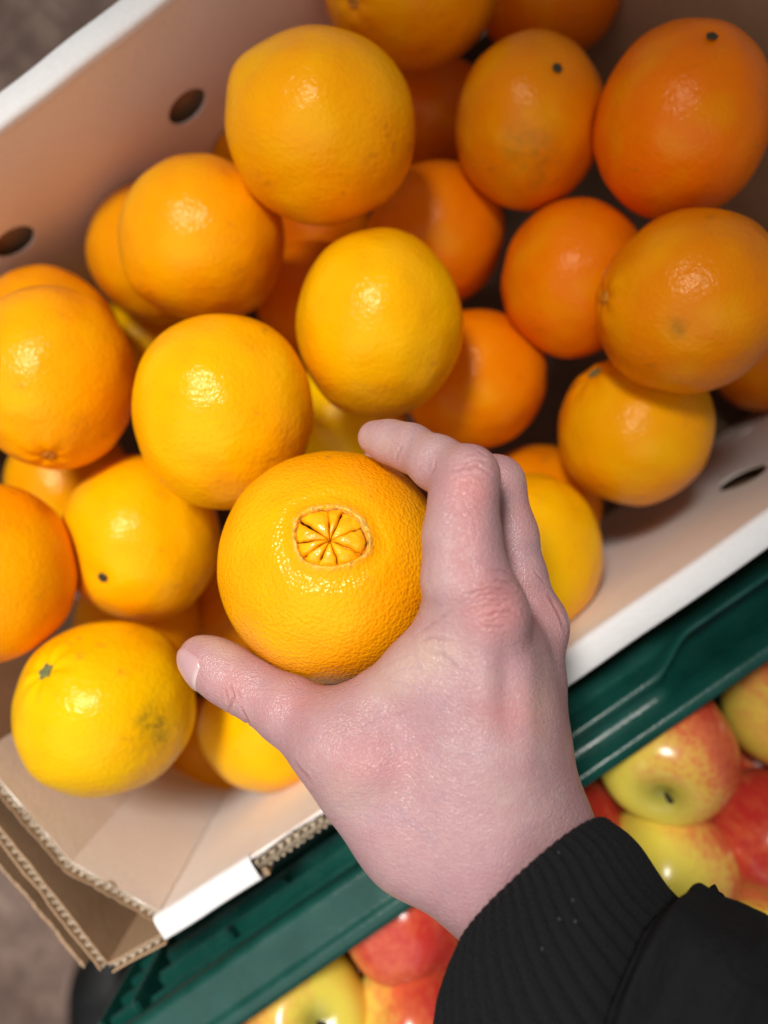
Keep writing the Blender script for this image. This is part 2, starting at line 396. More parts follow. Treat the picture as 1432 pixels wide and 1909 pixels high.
# corner liner that cuts the near corner, top edge torn
E0 = plan(-300, 1125); E1 = plan(0, 1472); E2 = plan(127, 1614); E3 = plan(292, 1708)
Edown = plan(-25, 1440)
def lin_board(p0, p1, mat, ztop=zr - .004):
    f, L = wall_frame(p0, p1, ztop, -1)
    return sheet('corner_liner', [(0, 0), (L, 0), (L, -(depth - .004)), (0, -(depth - .004))], [], f, .0006, mat, box, p0 + Vector((0, 0, ztop)))
for p, q in ((plan(-52, 1410), E2), (E2, E3)): lin_board(p, q, M_cream)
lpts = [plan(-52, 1410), E2, E3]
fluting('fluting', lpts, .0010, .0044, zr - .0035, zr - .05, .0018, M_torn, -1, 11, .0042)
liner('torn_liner', lpts, .0046, .0006, zr - .003, zr - depth, .0026, M_kraft, -1, 12)
liner('torn_liner', lpts, .0002, .0006, zr - .0035, zr - .02, .0022, M_torn, -1, 14)
# outer end wall by the torn corner: double board, cut edges showing their fluting
C0 = plan(-660, 718); C1 = plan(196, 1806); C2 = plan(298, 1750)
opts = [C0, C1]; opt2 = [C1, C2]
for pts in (opts, opt2):
    i0 = 0.0
    for nm, off, m in (('board_liner', .0, M_kraft), ('board_liner', -.0046, M_kraft)):
        liner(nm, pts, off, .0006, zr - .003, H - ZF, .0007, m, 1, 21 + off * 1000)
    fluting('fluting', pts, -.0040, -.0002, zr - .0032, zr - .07, .0005, M_torn, 1, 23, .0044)
# peeling outside flap of that wall
flapP = [plan(-300, 1210, ZR), plan(60, 1690), plan(160, 1822)]
liner('outer_flap', flapP, -.0085, .0008, lambda t_: zr - .012 + .006 * math.sin(t_ * 5), zr - .16, .002, M_kraft, 1, 31, lean=-.002)
liner('outer_flap', flapP, -.0125, .0008, lambda t_: zr - .018 + .006 * math.sin(t_ * 4 + 1), zr - .16, .002, M_kraft, 1, 33, lean=-.003)
# far end wall: kraft board, with a white flap folded over one part of it, edge standing off
D0, D1 = plan(1080, -640), plan(2060, 540)
f, L = wall_frame(D0, D1, zr, 1)
sheet('end_wall', [(0, 0), (L, 0), (L, -depth), (0, -depth)], [], lambda x, y, k: f(x, y, -k), .005, M_kraft, box, D0 + Vector((0, 0, zr)))
q = at(1272, 0, .50); sl = (Vector((q.x, q.y, 0)) - D0).dot((D1 - D0).normalized())
sheet('end_flap', [(0, -.002), (sl, -.002), (sl, -depth), (0, -depth)], [], lambda x, y, k: f(x, y, .004 + k + .010 * max(0, x / sl) ** 3), .003, M_cream, box, D0 + Vector((0, 0, zr)))
f2, L2 = wall_frame(C0, C1, zr, 1)
# box bottom
bp = [A0, A1, D1, B[3], B[2], B[0], C1, C0]
cx = sum((p for p in bp), Vector()) / len(bp)
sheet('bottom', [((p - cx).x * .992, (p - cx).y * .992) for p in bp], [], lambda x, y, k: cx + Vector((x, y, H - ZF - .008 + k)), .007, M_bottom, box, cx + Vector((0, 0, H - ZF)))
# white slip of board lying in the gap at the foot of the wall
p, q = at(1318, 862, .565), at(1398, 796, .565)
f3, L3 = wall_frame(Vector((p.x, p.y, 0)), Vector((q.x, q.y, 0)), p.z, -1)
sheet('foot_flap', [(0, 0), (L3, 0), (L3, .001), (0, .001)], [], f3, .009, M_white, box, p)

# ------------------------------------------------------------------ green crate
UC = Vector((.823, .568, 0)); NC = Vector((.568, -.823, 0))
def gc(u, n, Z): return UC * u + NC * n + Vector((0, 0, H - Z))
crate = empty('plastic_crate', gc(.02, .34, .60)); tag(crate, 'dark green plastic crate of apples beside the cardboard box', 'crate')
UL, UR_ = -.277, .40
profL = [(.1706, .392), (.1712, .378), (.1700, .3745), (.1640, .3740), (.1625, .3748), (.1612, .3768), (.1600, .3772), (.1500, .3782), (.1450, .3785), (.1425, .3795), (.1412, .3820), (.1412, .3880), (.1425, .3900), (.1500, .3905), (.1505, .402), (.1505, .43), (.1505, .47), (.1505, .60)]
profM = [(.1706, .392), (.1712, .378), (.1700, .3745), (.1650, .3740), (.1635, .3755), (.1622, .3840), (.1612, .3860), (.1560, .3885), (.1530, .3860), (.1505, .3836), (.1485, .3836), (.1470, .3860), (.1460, .3985), (.1445, .4010), (.1385, .4040), (.1372, .4070), (.1370, .45), (.1370, .60)]
profR = [(.1706, .392), (.1712, .378), (.1700, .3745), (.1650, .3740), (.1635, .3755), (.1622, .3980), (.1605, .4200), (.1560, .4300), (.1500, .4260), (.1455, .4060), (.1430, .3930), (.1412, .3925), (.1405, .3960), (.1400, .41), (.1398, .42), (.1396, .44), (.1394, .47), (.1394, .60)]
V = []; us = np.concatenate([np.linspace(UL, -.12, 10), np.linspace(-.11, .14, 70), np.linspace(.15, UR_, 8)])
for u in us:
    for i, (a, b, c) in enumerate(zip(profL, profM, profR)):
        k1 = float(ss(-.10, -.06, u)); k2 = float(ss(.055 + .0012 * i, .085 + .0012 * i, u))   # the sunk hand grip begins with an S-shaped step
        n_, z_ = [a[d] * (1 - k1) + (b[d] * (1 - k2) + c[d] * k2) * k1 for d in (0, 1)]
        V.append(gc(u, n_, z_))
wall = mesh_obj('side_wall', V, grid_faces(len(us), len(profL), False), M_green, crate, loc=gc(0, .15, .40))
# inner skin of that wall and the other walls
def gbox(name, u0, u1, n0, n1, Z0, Z1, parent=crate, bev=.0012):
    bm = bmesh.new()
    vs = [bm.verts.new(gc(u, n, Z)) for Z in (Z1, Z0) for u, n in ((u0, n0), (u1, n0), (u1, n1), (u0, n1))]
    for fidx in ((3, 2, 1, 0), (4, 5, 6, 7), (0, 1, 5, 4), (1, 2, 6, 5), (2, 3, 7, 6), (3, 0, 4, 7)): bm.faces.new([vs[i] for i in fidx])
    bmesh.ops.recalc_face_normals(bm, faces=bm.faces)
    if bev: bmesh.ops.bevel(bm, geom=list(bm.edges), offset=bev, segments=2, affect='EDGES')
    loc = gc((u0 + u1) / 2, (n0 + n1) / 2, (Z0 + Z1) / 2)
    me = bpy.data.meshes.new(name); bmesh.ops.translate(bm, verts=bm.verts, vec=-loc); bm.to_mesh(me); bm.free()
    me.materials.append(M_green); o = bpy.data.objects.new(name, me); COL.objects.link(o); o.parent = parent
    o.location = loc - parent.location if parent is crate else loc - parent.location - crate.location
    return o
gbox('wall_lining', UL + .004, UR_, .1665, .1698, .380, .60)
gbox('side_wall', UL, UR_, .53, .545, .376, .60)
gbox('end_wall', UL, UL + .008, .1715, .5295, .376, .60)
gbox('end_wall', UR_ - .008, UR_, .1715, .5295, .376, .60)
gbox('crate_floor', UL + .009, UR_ - .009, .1715, .5295, .5235, .5300)
# horizontal ribs of the outside, with rounded ends at the corner post
for k in range(6):
    Zr_ = .3965 + .0150 * k
    gbox('rib', UL + .027 + .0022 * k, -.085, .1420 - .0031 * k, .1503, Zr_, Zr_ + .0050, bev=.0018)
for (u_, za, zb) in ((-.20, .4020, .4110), (-.165, .4170, .4260), (-.13, .4320, .4410)):
    gbox('rib_web', u_, u_ + .004, .1375, .1502, za, zb)
# corner post: two uprights joined by rungs
gbox('corner_post', UL, UL + .004, .1355, .1500, .392, .598)
gbox('corner_post', UL + .0215, UL + .0250, .1360, .1500, .392, .598)
for k in range(12): gbox('corner_rung', UL + .0042, UL + .0213, .1385, .1502, .397 + .0165 * k, .400 + .0165 * k, bev=.0008)

# ------------------------------------------------------------------ apples in the crate
def apple(c, R, axis, blush, amount, label, stem=True):
    axis = Vector(axis).normalized(); q = axis.to_track_quat('Z', 'Y').to_matrix()
    nr, nc = 44, 56; V = []; bl = []; cav = []
    bd = Vector(blush).normalized(); sd = random.random() * 50
    for i in range(nr):
        th = math.pi * i / (nr - 1)
        for j in range(nc):
            ph = 2 * math.pi * j / nc
            # apple profile: wide shoulders, sunk at both ends
            r = R * (1 + .05 * math.cos(th) - .30 * math.exp(-(th / .36) ** 2) - .17 * math.exp(-((math.pi - th) / .34) ** 2) + .035 * math.cos(2 * th))
            r *= 1 + .016 * math.cos(5 * ph + sd) * (1 - .6 * math.cos(th)) * math.sin(th)
            d = q @ Vector((math.sin(th) * math.cos(ph), math.sin(th) * math.sin(ph), math.cos(th)))
            r *= 1 + .03 * mnoise.noise(d * 1.6 + Vector((sd, 0, 0)))
            V.append(c + d * r); bl.append(.5 + .34 * d.dot(bd) + amount); cav.append(min(1, math.exp(-(th / .30) ** 2) * .9))
    root = empty('apple', c); tag(root, label, 'apple', 'apples in the green crate')
    mesh_obj('skin', V, grid_faces(nr, nc), M_apple, root, loc=c, attrs={'blush': bl, 'cavity': cav})
    sv = []
    for i in range(8):
        s = i / 7; p = c + axis * (R * .64 + R * .24 * s) + Vector((.004, -.002, 0)) * s * s
        for j in range(6):
            a = j * math.pi / 3; rr = .0011 + .0007 * s ** 3
            sv.append(p + q @ Vector((rr * math.cos(a), rr * math.sin(a), 0)))
    mesh_obj('stem', sv, grid_faces(8, 6), M_stemdk, root, loc=c)
for a in (
    (1243, 1396, .415, .0385, (-.36, -.50, .80), (.75, .55, .15), .00, 'yellow apple with red cheek and visible stem hollow under the green rim'),
    (1246, 1636, .418, .0380, (.3, .9, -.4), (.95, -.05, -.25), -.06, 'bright yellow apple with a narrow red cheek beside the black cuff'),
    (1432, 1568, .425, .0385, (.5, .6, -.6), (-.25, .5, .6), .06, 'red apple cut by the right edge beside the bright yellow apple'),
    (1486, 1322, .425, .0380, (-.4, .3, -.8), (.5, .3, .3), .10, 'dull yellow apple at the right edge just below the crate rim'),
    (1058, 1566, .440, .0370, (0, .5, -.8), (0, .3, .9), .10, 'orange red apple mostly hidden behind the wrist and cuff'),
    (1446, 1792, .420, .0375, (.3, .8, -.3), (.2, -.9, .0), -.05, 'yellow apple at the right edge above the black sleeve'),
    (748, 1706, .425, .0370, (-.2, .8, -.5), (.3, .1, .9), .06, 'coral red apple under the crate rim left of the wrist'),
    (562, 1893, .425, .0385, (.30, .40, .75), (-.9, -.3, .2), -.10, 'greenish apple with dark stem hollow at the bottom edge'),
    (772, 1912, .428, .0385, (.6, -.6, -.5), (.7, .25, .5), .03, 'deep red apple with yellow side at the bottom edge'),
    (1345, 1478, .478, .0375, (.2, .2, -.9), (.2, .2, .9), .06, 'shaded apple deep between the yellow one and the red one'),
    (1160, 1548, .482, .0370, (.2, .3, -.9), (0, .4, .6), .05, 'shaded apple deep below the two yellow ones beside the cuff'),
    (1400, 1425, .485, .0375, (-.2, .3, -.9), (.4, .4, .6), .02, 'shaded apple deep under the right edge apples'),
    (1340, 1715, .480, .0375, (.2, .3, -.9), (-.4, .4, .6), .05, 'shaded apple deep above the sleeve shoulder'),
    (668, 1835, .486, .0375, (-.2, -.3, -.9), (-.5, .2, .5), -.12, 'dark green apple deep between three apples at the bottom edge'),
    (890, 1800, .470, .0370, (.2, .3, -.9), (0, 0, 1), .12, 'dark red apple in the shade behind the cuff'),
):
    apple(at(a[0], a[1], a[2]), a[3], a[4], a[5], a[6], a[7])

# ------------------------------------------------------------------ oranges in the box
DEEP, MID, YEL, PALE = (0.72, 0.190, 0.004), (0.80, 0.270, 0.004), (0.86, 0.400, 0.005), (0.80, 0.42, 0.012)
ORANGES = [   # x, y, depth, semi-axes, colour, feature (kind, px, py), label
    ('o1', -0.0307, 0.1854, 0.3656, 0.0461, 0.0426, 0.0443, (0.85, 0.353, .0008), ('nub', 428, 112), 'large orange with a blunt nub, near the wall vent hole'),
    ('o2', -0.0973, 0.1458, 0.4041, 0.0432, 0.0427, 0.0430, (0.87, 0.350, .0008), ('nub', 236, 548), 'shiny orange between the wall vent holes and the stack middle'),
    ('o3', -0.1423, 0.1624, 0.4731, 0.0431, 0.0419, 0.0425, (0.83, 0.340, .0008), None, 'orange tucked against the white wall behind a shiny orange'),
    ('o4', -0.1664, 0.0671, 0.3774, 0.0400, 0.0456, 0.0428, (0.89, 0.362, .0008), ('navel', 92, 853), 'shiny orange cut by the left edge, navel pointing down'),
    ('o5', -0.1995, 0.0990, 0.4461, 0.0414, 0.0447, 0.0430, (0.85, 0.341, .0008), None, 'orange at the left edge lying behind a shiny one, below the lower vent hole'),
    ('o6', -0.0754, 0.0469, 0.3549, 0.0422, 0.0458, 0.0440, (0.89, 0.406, .0008), None, 'large golden orange touching the upper left of the held orange'),
    ('o7', -0.0024, 0.0928, 0.3742, 0.0409, 0.0461, 0.0435, (0.87, 0.428, .0008), None, 'tall yellow orange straight above the index finger tip'),
    ('o8', -0.1330, -0.0144, 0.4149, 0.0419, 0.0455, 0.0437, (0.89, 0.428, .0008), ('button', 190, 1078), 'golden orange with a brown stem scar, left of the held orange'),
    ('o9', -0.1929, -0.0299, 0.3705, 0.0386, 0.0438, 0.0412, (0.87, 0.358, .0008), None, 'deep orange fruit half cut by the left edge'),
    ('o10', -0.1381, -0.0968, 0.3743, 0.0432, 0.0428, 0.0430, (0.87, 0.483, .0008), ('stem', 82, 1250), 'yellow orange with green stem scar and grey bruise at the torn corner'),
    ('o11', 0.0804, 0.2154, 0.4167, 0.0412, 0.0448, 0.0430, (0.75, 0.225, .0008), ('button', 1040, 125), 'scuffed orange with a round dark stem scar near the top'),
    ('o12', 0.1487, 0.1948, 0.3771, 0.0419, 0.0459, 0.0439, (0.86, 0.186, .0008), ('button', 1328, 66), 'deep orange fruit with small stem scar at the top right'),
    ('o13', 0.1456, 0.0997, 0.3590, 0.0432, 0.0424, 0.0428, (0.75, 0.225, .0008), ('navel', 1126, 556), 'orange at the right edge with its navel facing left'),
    ('o14', 0.1076, 0.1318, 0.4254, 0.0405, 0.0439, 0.0422, (0.84, 0.210, .0008), None, 'shaded orange wedged behind two fruits at the right'),
    ('o15', 0.1402, 0.0463, 0.4201, 0.0419, 0.0426, 0.0422, (0.83, 0.353, .0008), ('stem', 1106, 692), 'orange with puckered stem end beside the right wall vent hole'),
    ('o16', 0.0549, 0.0808, 0.4604, 0.0444, 0.0424, 0.0434, (0.86, 0.248, .0008), None, 'shaded orange just above the bent index knuckle'),
    ('o17', 0.0326, 0.1726, 0.4690, 0.0429, 0.0429, 0.0429, (0.84, 0.223, .0008), None, 'dull orange behind the tall yellow one, in the middle of the box'),
    ('o18', 0.0153, 0.2914, 0.4194, 0.0484, 0.0376, 0.0430, (0.81, 0.293, .0008), ('navel', 660, 4), 'orange cut by the top edge, navel at its left'),
    ('o19', 0.1096, 0.3405, 0.4947, 0.0468, 0.0372, 0.0420, (0.81, 0.177, .0008), None, 'dark orange at the top edge near the far box end'),
    ('o20', 0.0347, 0.2801, 0.5347, 0.0447, 0.0393, 0.0420, (0.79, 0.164, .0008), None, 'dark orange deep in the gap under the top edge fruit'),
    ('o21', 0.1024, 0.0035, 0.4944, 0.0406, 0.0414, 0.0410, (0.79, 0.253, .0008), None, 'orange behind the middle finger, overlapped by a yellow one'),
    ('o22', 0.0815, -0.0240, 0.4173, 0.0386, 0.0454, 0.0420, (0.85, 0.448, .0008), None, 'yellow orange peeking out right of the knuckles by the wall'),
    ('o23', 0.2820, 0.1180, 0.5600, 0.0384, 0.0416, 0.0400, (0.84, 0.210, .0008), None, 'orange low at the right edge under the navel-left fruit'),
    ('o24', -0.1290, -0.1730, 0.5480, 0.0390, 0.0380, 0.0385, (0.87, 0.362, .0008), None, 'small orange low in the torn corner between two yellow ones'),
    ('o25', -0.0690, -0.1270, 0.4520, 0.0410, 0.0390, 0.0400, (0.89, 0.470, .0008), None, 'yellow orange under the thumb by the torn rim'),
    ('o26', -0.2058, 0.0168, 0.4929, 0.0394, 0.0426, 0.0410, (0.85, 0.353, .0008), None, 'orange deep between three fruits at the left'),
    ('o27', -0.0469, 0.1467, 0.5241, 0.0427, 0.0413, 0.0420, (0.84, 0.205, .0008), None, 'dark orange deep in the gap left of the tall yellow one'),
    ('o28', -0.0996, -0.0612, 0.5374, 0.0414, 0.0426, 0.0420, (0.81, 0.282, .0008), None, 'orange deep in the gap above the thumb tip'),
    ('o29', -0.1590, -0.0700, 0.4830, 0.0389, 0.0410, 0.0400, (0.87, 0.383, .0008), None, 'orange low under the stem-scarred golden one, above the bruised yellow one'),
    ('o30', -0.0261, 0.0578, 0.4912, 0.0416, 0.0404, 0.0410, (0.87, 0.525, .0008), None, 'yellow orange deep in the gap left of the index finger tip'),
    ('o31', -0.1690, 0.1237, 0.5520, 0.0401, 0.0419, 0.0410, (0.87, 0.492, .0008), None, 'yellow orange deep in the small gap at the left'),
    ('o32', -0.0811, 0.2496, 0.5200, 0.0429, 0.0388, 0.0408, (0.81, 0.282, .0008), None, 'orange low behind the large nubbed one, next to the wall'),
    ('o33', -0.0500, 0.2050, 0.5620, 0.0424, 0.0396, 0.0410, (0.84, 0.196, .0008), None, 'dark orange at the bottom under the large nubbed one'),
]
def hit(c, ax, px, py):
    """where the sight line of a pixel meets an ellipsoid"""
    d = at(px, py, 1.0) - Vector((0, 0, H)); o = Vector((0, 0, H)) - c
    D = Vector((d[i] / ax[i] for i in range(3))); O_ = Vector((o[i] / ax[i] for i in range(3)))
    a, b, cc = D.dot(D), O_.dot(D), O_.dot(O_) - 1; disc = b * b - a * cc
    t_ = (-b - math.sqrt(disc)) / a if disc > 0 else -b / a
    return (O_ + D * t_).normalized()
HELD = (Vector((-0.0203, -0.0219, H - .3036)), (.0464, .0466, .0465))
bodies = [(Vector((o[1], o[2], H - o[3])), (o[4], o[5], o[6])) for o in ORANGES] + [HELD]
NR_, NC_ = 60, 80
nB = Vector((.568, -.823, 0)); nA = Vector((-.616, .788, 0))
nBd = B[3].dot(nB) - .0012; nAd = A0.dot(nA) - .0012
for k, od in enumerate(ORANGES):
    c, ax = bodies[k]; feat = od[8]; sd = k * 3.7 + 1
    pole = hit(c, ax, feat[1], feat[2]) if feat else Vector((random.uniform(-.5, .5), random.uniform(-.5, .5), -1)).normalized()
    q = pole.to_track_quat('Z', 'Y').to_matrix()
    V = np.zeros((NR_ * NC_, 3)); idx = 0
    for i in range(NR_):
        th = math.pi * (i / (NR_ - 1)) ** 1.15
        for j in range(NC_):
            ph = 2 * math.pi * j / NC_
            d = q @ Vector((math.sin(th) * math.cos(ph), math.sin(th) * math.sin(ph), math.cos(th)))
            r = 1 + .034 * mnoise.noise(d * 1.3 + Vector((sd, 0, 0))) + .014 * mnoise.noise(d * 3.1 + Vector((0, sd, 0)))
            if feat:
                if feat[0] in ('stem', 'button'):
                    r -= (.030 if feat[0] == 'button' else .045) * math.exp(-(th / .16) ** 2)
                    if feat[0] == 'stem': r += .010 * math.cos(7 * ph + sd) * math.exp(-((th - .26) / .16) ** 2)
                elif feat[0] == 'navel':
                    r += .020 * math.exp(-((th - .22) / .12) ** 2) - .03 * math.exp(-(th / .10) ** 2) + .008 * math.cos(6 * ph) * math.exp(-((th - .2) / .13) ** 2)
                elif feat[0] == 'nub':
                    r += .055 * math.exp(-(th / .30) ** 2)
            V[idx] = (c.x + d.x * r * ax[0], c.y + d.y * r * ax[1], c.z + d.z * r * ax[2]); idx += 1
    # fruit press on each other: flatten where a neighbour or a wall is in the way
    for m, (c2, ax2) in enumerate(bodies):
        if m == k: continue
        dv = c2 - c; L = dv.length; u = dv / L
        ri = math.sqrt(sum((ax[i] * u[i]) ** 2 for i in range(3))); rj = math.sqrt(sum((ax2[i] * u[i]) ** 2 for i in range(3)))
        if ri + rj > L - .002:
            lim = L * ri / (ri + rj) - .0004
            un = np.array(u); s = (V - np.array(c)) @ un; over = np.maximum(0, s - lim); V -= over[:, None] * un
    for nn, dd in ((nB, nBd), (nA, nAd)):
        un = np.array(nn); s = V @ un; over = np.maximum(0, s - dd); V -= over[:, None] * un
    root = empty('orange', c); tag(root, od[9], 'orange', 'oranges in the cardboard box')
    bru = np.zeros(len(V))
    for bx, by, br_, ba in {'o10': [(285, 1350, 34, .9), (300, 1375, 20, .7)], 'o11': [(985, 275, 50, .55), (1000, 330, 26, .5)], 'o13': [(1262, 612, 18, .7)], 'o4': [(38, 716, 14, .6)]}.get(od[0], []):
        Zb = H - V[:, 2]; bru = np.maximum(bru, ba * np.exp(-(((V[:, 0] / Zb * FPX + 716 - bx) ** 2 + (954.5 - V[:, 1] / Zb * FPX - by) ** 2) / br_ ** 2)) * (V[:, 2] > c.z))
    po = mesh_obj('peel', V, grid_faces(NR_, NC_), M_or, root, loc=c, attrs={'bruise': bru}); po.color = (*od[7], 1)
    if feat and feat[0] != 'nub':
        big = feat[0]; P0 = Vector(np.mean(V[:NC_], axis=0)); nrm = Vector((pole.x / ax[0], pole.y / ax[1], pole.z / ax[2])).normalized()
        qq = nrm.to_track_quat('Z', 'Y').to_matrix(); rad = {'stem': .0036, 'button': .0026, 'navel': .0038}[big]
        W = []; nr2, nc2 = 7, 30
        for i in range(nr2):
            s = i / (nr2 - 1)
            for j in range(nc2):
                a = 2 * math.pi * j / nc2; lob = 1 + (.22 if big != 'button' else .06) * math.cos(5 * a + sd) * s
                hgt = {'stem': .0012 * (1 - s ** 2) + .0003, 'button': .0010 - .0004 * s ** 2, 'navel': .0012 * (1 - (2 * s - 1) ** 2)}[big]
                W.append(P0 + qq @ Vector((rad * lob * s * math.cos(a), rad * lob * s * math.sin(a), hgt + .0006)))
        mesh_obj({'stem': 'stem_scar', 'button': 'stem_scar', 'navel': 'navel'}[big], W, grid_faces(nr2, nc2), {'stem': M_stem, 'button': M_stemdk, 'navel': M_navel}[big], root, loc=c)

# ------------------------------------------------------------------ the held navel orange
hc, hax = HELD
held = empty('orange', hc); tag(held, 'large navel orange gripped by the hand, open navel facing up', 'orange')
nd = hit(hc, hax, 615, 1005); NP = hc + Vector((nd.x * hax[0], nd.y * hax[1], nd.z * hax[2])); Zn = H - NP.z
e1 = Vector((1, 0, 0)); e1 = (e1 - nd * e1.dot(nd)).normalized(); e2 = nd.cross(e1)      # e2 points up the picture
rimz = [(265, 440), (330, 370), (400, 345), (480, 325), (640, 312), (780, 320), (880, 375), (960, 440), (1000, 510), (1020, 570), (1055, 640), (1070, 690), (1050, 790), (1000, 850), (880, 920), (740, 970), (600, 985), (480, 970), (370, 930), (310, 850), (265, 730), (245, 600)]
def nloc(zx, zy):
    p = at(500 + zx / 5.508, 880 + zy / 5.508, Zn); v = p - NP; return v.dot(e1), v.dot(e2)
rl = [nloc(*p) for p in rimz]; o0 = nloc(632, 690)
ang = np.array([math.atan2(y - o0[1], x - o0[0]) for x, y in rl]); rad_ = np.array([math.hypot(x - o0[0], y - o0[1]) for x, y in rl])
od_ = np.argsort(ang); ang, rad_ = ang[od_], rad_[od_]
ang3 = np.concatenate([ang - 2 * math.pi, ang, ang + 2 * math.pi]); rad3 = np.tile(rad_, 3)
phis = np.linspace(-math.pi, math.pi, 721)[:-1]; tmp = np.interp(phis, ang3, rad3)
ker = np.hanning(31); ker /= ker.sum(); tmp = np.convolve(np.concatenate([tmp[-60:], tmp, tmp[:60]]), ker, 'same')[60:-60]
def rim_r(phi): return np.interp((phi + math.pi) % (2 * math.pi) - math.pi, phis, tmp)
def on_peel(x, y, lift=0.0):
    """tangent coordinates around the navel -> point on the fruit"""
    d = (NP + e1 * x + e2 * y - hc); d = Vector((d.x / hax[0], d.y / hax[1], d.z / hax[2])).normalized()
    r = 1 + lift / .0465 + .008 * mnoise.noise(d * 1.7) 
    return hc + Vector((d.x * hax[0], d.y * hax[1], d.z * hax[2])) * r
NCH, NRH = 220, 120; V = []; rimA = []; lipA = []
for i in range(-4, NRH):
    for j in range(NCH):
        ph = -math.pi + 2 * math.pi * j / NCH; rr = float(rim_r(ph)) * (1 + .018 * mnoise.noise(Vector((ph * 5, 2, 0))) + .004 * mnoise.noise(Vector((ph * 16, 7, 0))))
        if i < 0:
            dep = [0, -.0003, -.0010, -.0024, -.0050][-i]; k = [1, .985, .97, .965, .98][-i]
            V.append(on_peel(o0[0] + rr * k * math.cos(ph), o0[1] + rr * k * math.sin(ph), dep)); rimA.append(.6); lipA.append(.7 if i < -1 else .3)
        else:
            x0, y0 = o0[0] + rr * math.cos(ph), o0[1] + rr * math.sin(ph)
            d0 = (NP + e1 * x0 + e2 * y0 - hc); d0 = Vector((d0.x / hax[0], d0.y / hax[1], d0.z / hax[2])).normalized()
            s = (i / (NRH - 1)); s = s ** 1.7
            a0 = math.acos(max(-1, min(1, d0.dot(nd)))); tang = (d0 - nd * d0.dot(nd)).normalized()
            th = a0 + (math.pi - a0) * s
            d = nd * math.cos(th) + tang * math.sin(th)
            dist = (th - a0) * .0465
            lift = .0004 * math.exp(-(dist / .0012) ** 2) * (1 + .35 * mnoise.noise(Vector((ph * 5, 4, 0)))) - .0009 * math.exp(-((dist - .0045) / .0035) ** 2)
            lift += .00018 * mnoise.noise(Vector((ph * 11, dist * 500, 1))) * math.exp(-dist / .007)
            r = 1 + lift / .0465 + .014 * mnoise.noise(d * 1.5 + Vector((3, 0, 0))) + .006 * mnoise.noise(d * 4)
            r += .0 
            V.append(hc + Vector((d.x * hax[0], d.y * hax[1], d.z * hax[2])) * r)
            rimA.append(math.exp(-(dist / (.0004 + .0006 * (1 + mnoise.noise(Vector((ph * 4, 9, 0)))))) ** 2)); lipA.append(.5 * math.exp(-(dist / .0006) ** 2))
po = mesh_obj('peel', V, grid_faces(NRH + 4, NCH), M_held, held, loc=hc, attrs={'rim': rimA, 'lip': lipA}); po.color = (0.90, 0.375, 0.0015, 1)
# the small inner fruit: wedge segments round a pit
grooves = [(265, 695), (288, 440), (608, 318), (775, 335), (985, 520), (945, 830), (725, 962), (505, 972), (342, 865)]
ga = [math.atan2(nloc(*g_)[1] - o0[1], nloc(*g_)[0] - o0[0]) for g_ in grooves]
def segment(a0, a1, bulge, rmax=1.03, base=-.0026, shift=(0, 0), nu=22, nv=18, ball=False):
    V = []; G = []
    for i in range(nu):
        u = i / (nu - 1)
        for j in range(nv):
            v = -1 + 2 * j / (nv - 1); ph = (a0 + a1) / 2 + (a1 - a0) / 2 * v * .985
            ph += .13 * u * mnoise.noise(Vector((u * 4, a0 * 3, 0)))
            rr = float(rim_r(ph)) * rmax * u
            side = max(0.0, 1 - abs(v) ** 3.2) ** .55
            h = base + bulge * side * (math.sin(math.pi * min(1, u * .86 + .06)) ** .65) - .0016 * math.exp(-(u / .10) ** 2) - .0006 * u ** 6
            if ball: h = base + bulge * side * math.sqrt(max(0, 1 - (abs(u - .56) / .445) ** 2.4)) if u > .12 else base - .001 * (1 - u / .12)
            rr *= 1 + .05 * mnoise.noise(Vector((a0 * 5, v, 2)))
            V.append(on_peel(o0[0] + shift[0] + rr * math.cos(ph), o0[1] + shift[1] + rr * math.sin(ph), h + .00018 * mnoise.noise(Vector((u * 9, v * 5, a0)))))
            G.append(min(1, max(0, (abs(v) - .86) / .14) ** 1.5 * .8 + math.exp(-(u / .06) ** 2)))
    return mesh_obj('navel_segment', V, grid_faces(nu, nv, False), M_segment, held, loc=hc, attrs={'groove': G})
for k in range(len(ga)):
    a0, a1 = ga[k], ga[(k + 1) % len(ga)]
    # going clockwise in the picture: angles fall
    while a1 > a0: a1 -= 2 * math.pi
    big = {4: .0036, 3: .0012}.get(k, .0018 + .0006 * ((k * 7) % 3))
    segment(a1, a0, big, rmax={4: .93}.get(k, 1.03), ball=(k == 4))
segment(nloc(900, 905)[1] and math.atan2(nloc(930, 880)[1] - o0[1], nloc(930, 880)[0] - o0[0]), math.atan2(nloc(1065, 640)[1] - o0[1], nloc(1065, 640)[0] - o0[0]), .0013, base=-.0034)

# ------------------------------------------------------------------ the hand: distance field -> one continuous skin
def pt(px, py, Z): return np.array(at(px, py, Z))
h_ = .00105
lo_ = np.array([-.098, -.166, H - .405]); hi_ = np.array([.108, .050, H - .222])
dim = np.ceil((hi_ - lo_) / h_).astype(int)
gx, gy, gz = [lo_[i] + h_ * np.arange(dim[i]) for i in range(3)]
X, Y, Zg = np.meshgrid(gx.astype(np.float32), gy.astype(np.float32), gz.astype(np.float32), indexing='ij')
def rcone(a, b, ra, rb):
    ba = b - a; L2 = float(ba @ ba)
    tt = np.clip(((X - a[0]) * ba[0] + (Y - a[1]) * ba[1] + (Zg - a[2]) * ba[2]) / L2, 0, 1).astype(np.float32)
    return np.sqrt((X - a[0] - tt * ba[0]) ** 2 + (Y - a[1] - tt * ba[1]) ** 2 + (Zg - a[2] - tt * ba[2]) ** 2) - (ra + tt * (rb - ra))
def smin(a, b, k):
    hh = np.clip(.5 + .5 * (b - a) / k, 0, 1); return b + (a - b) * hh - k * hh * (1 - hh)
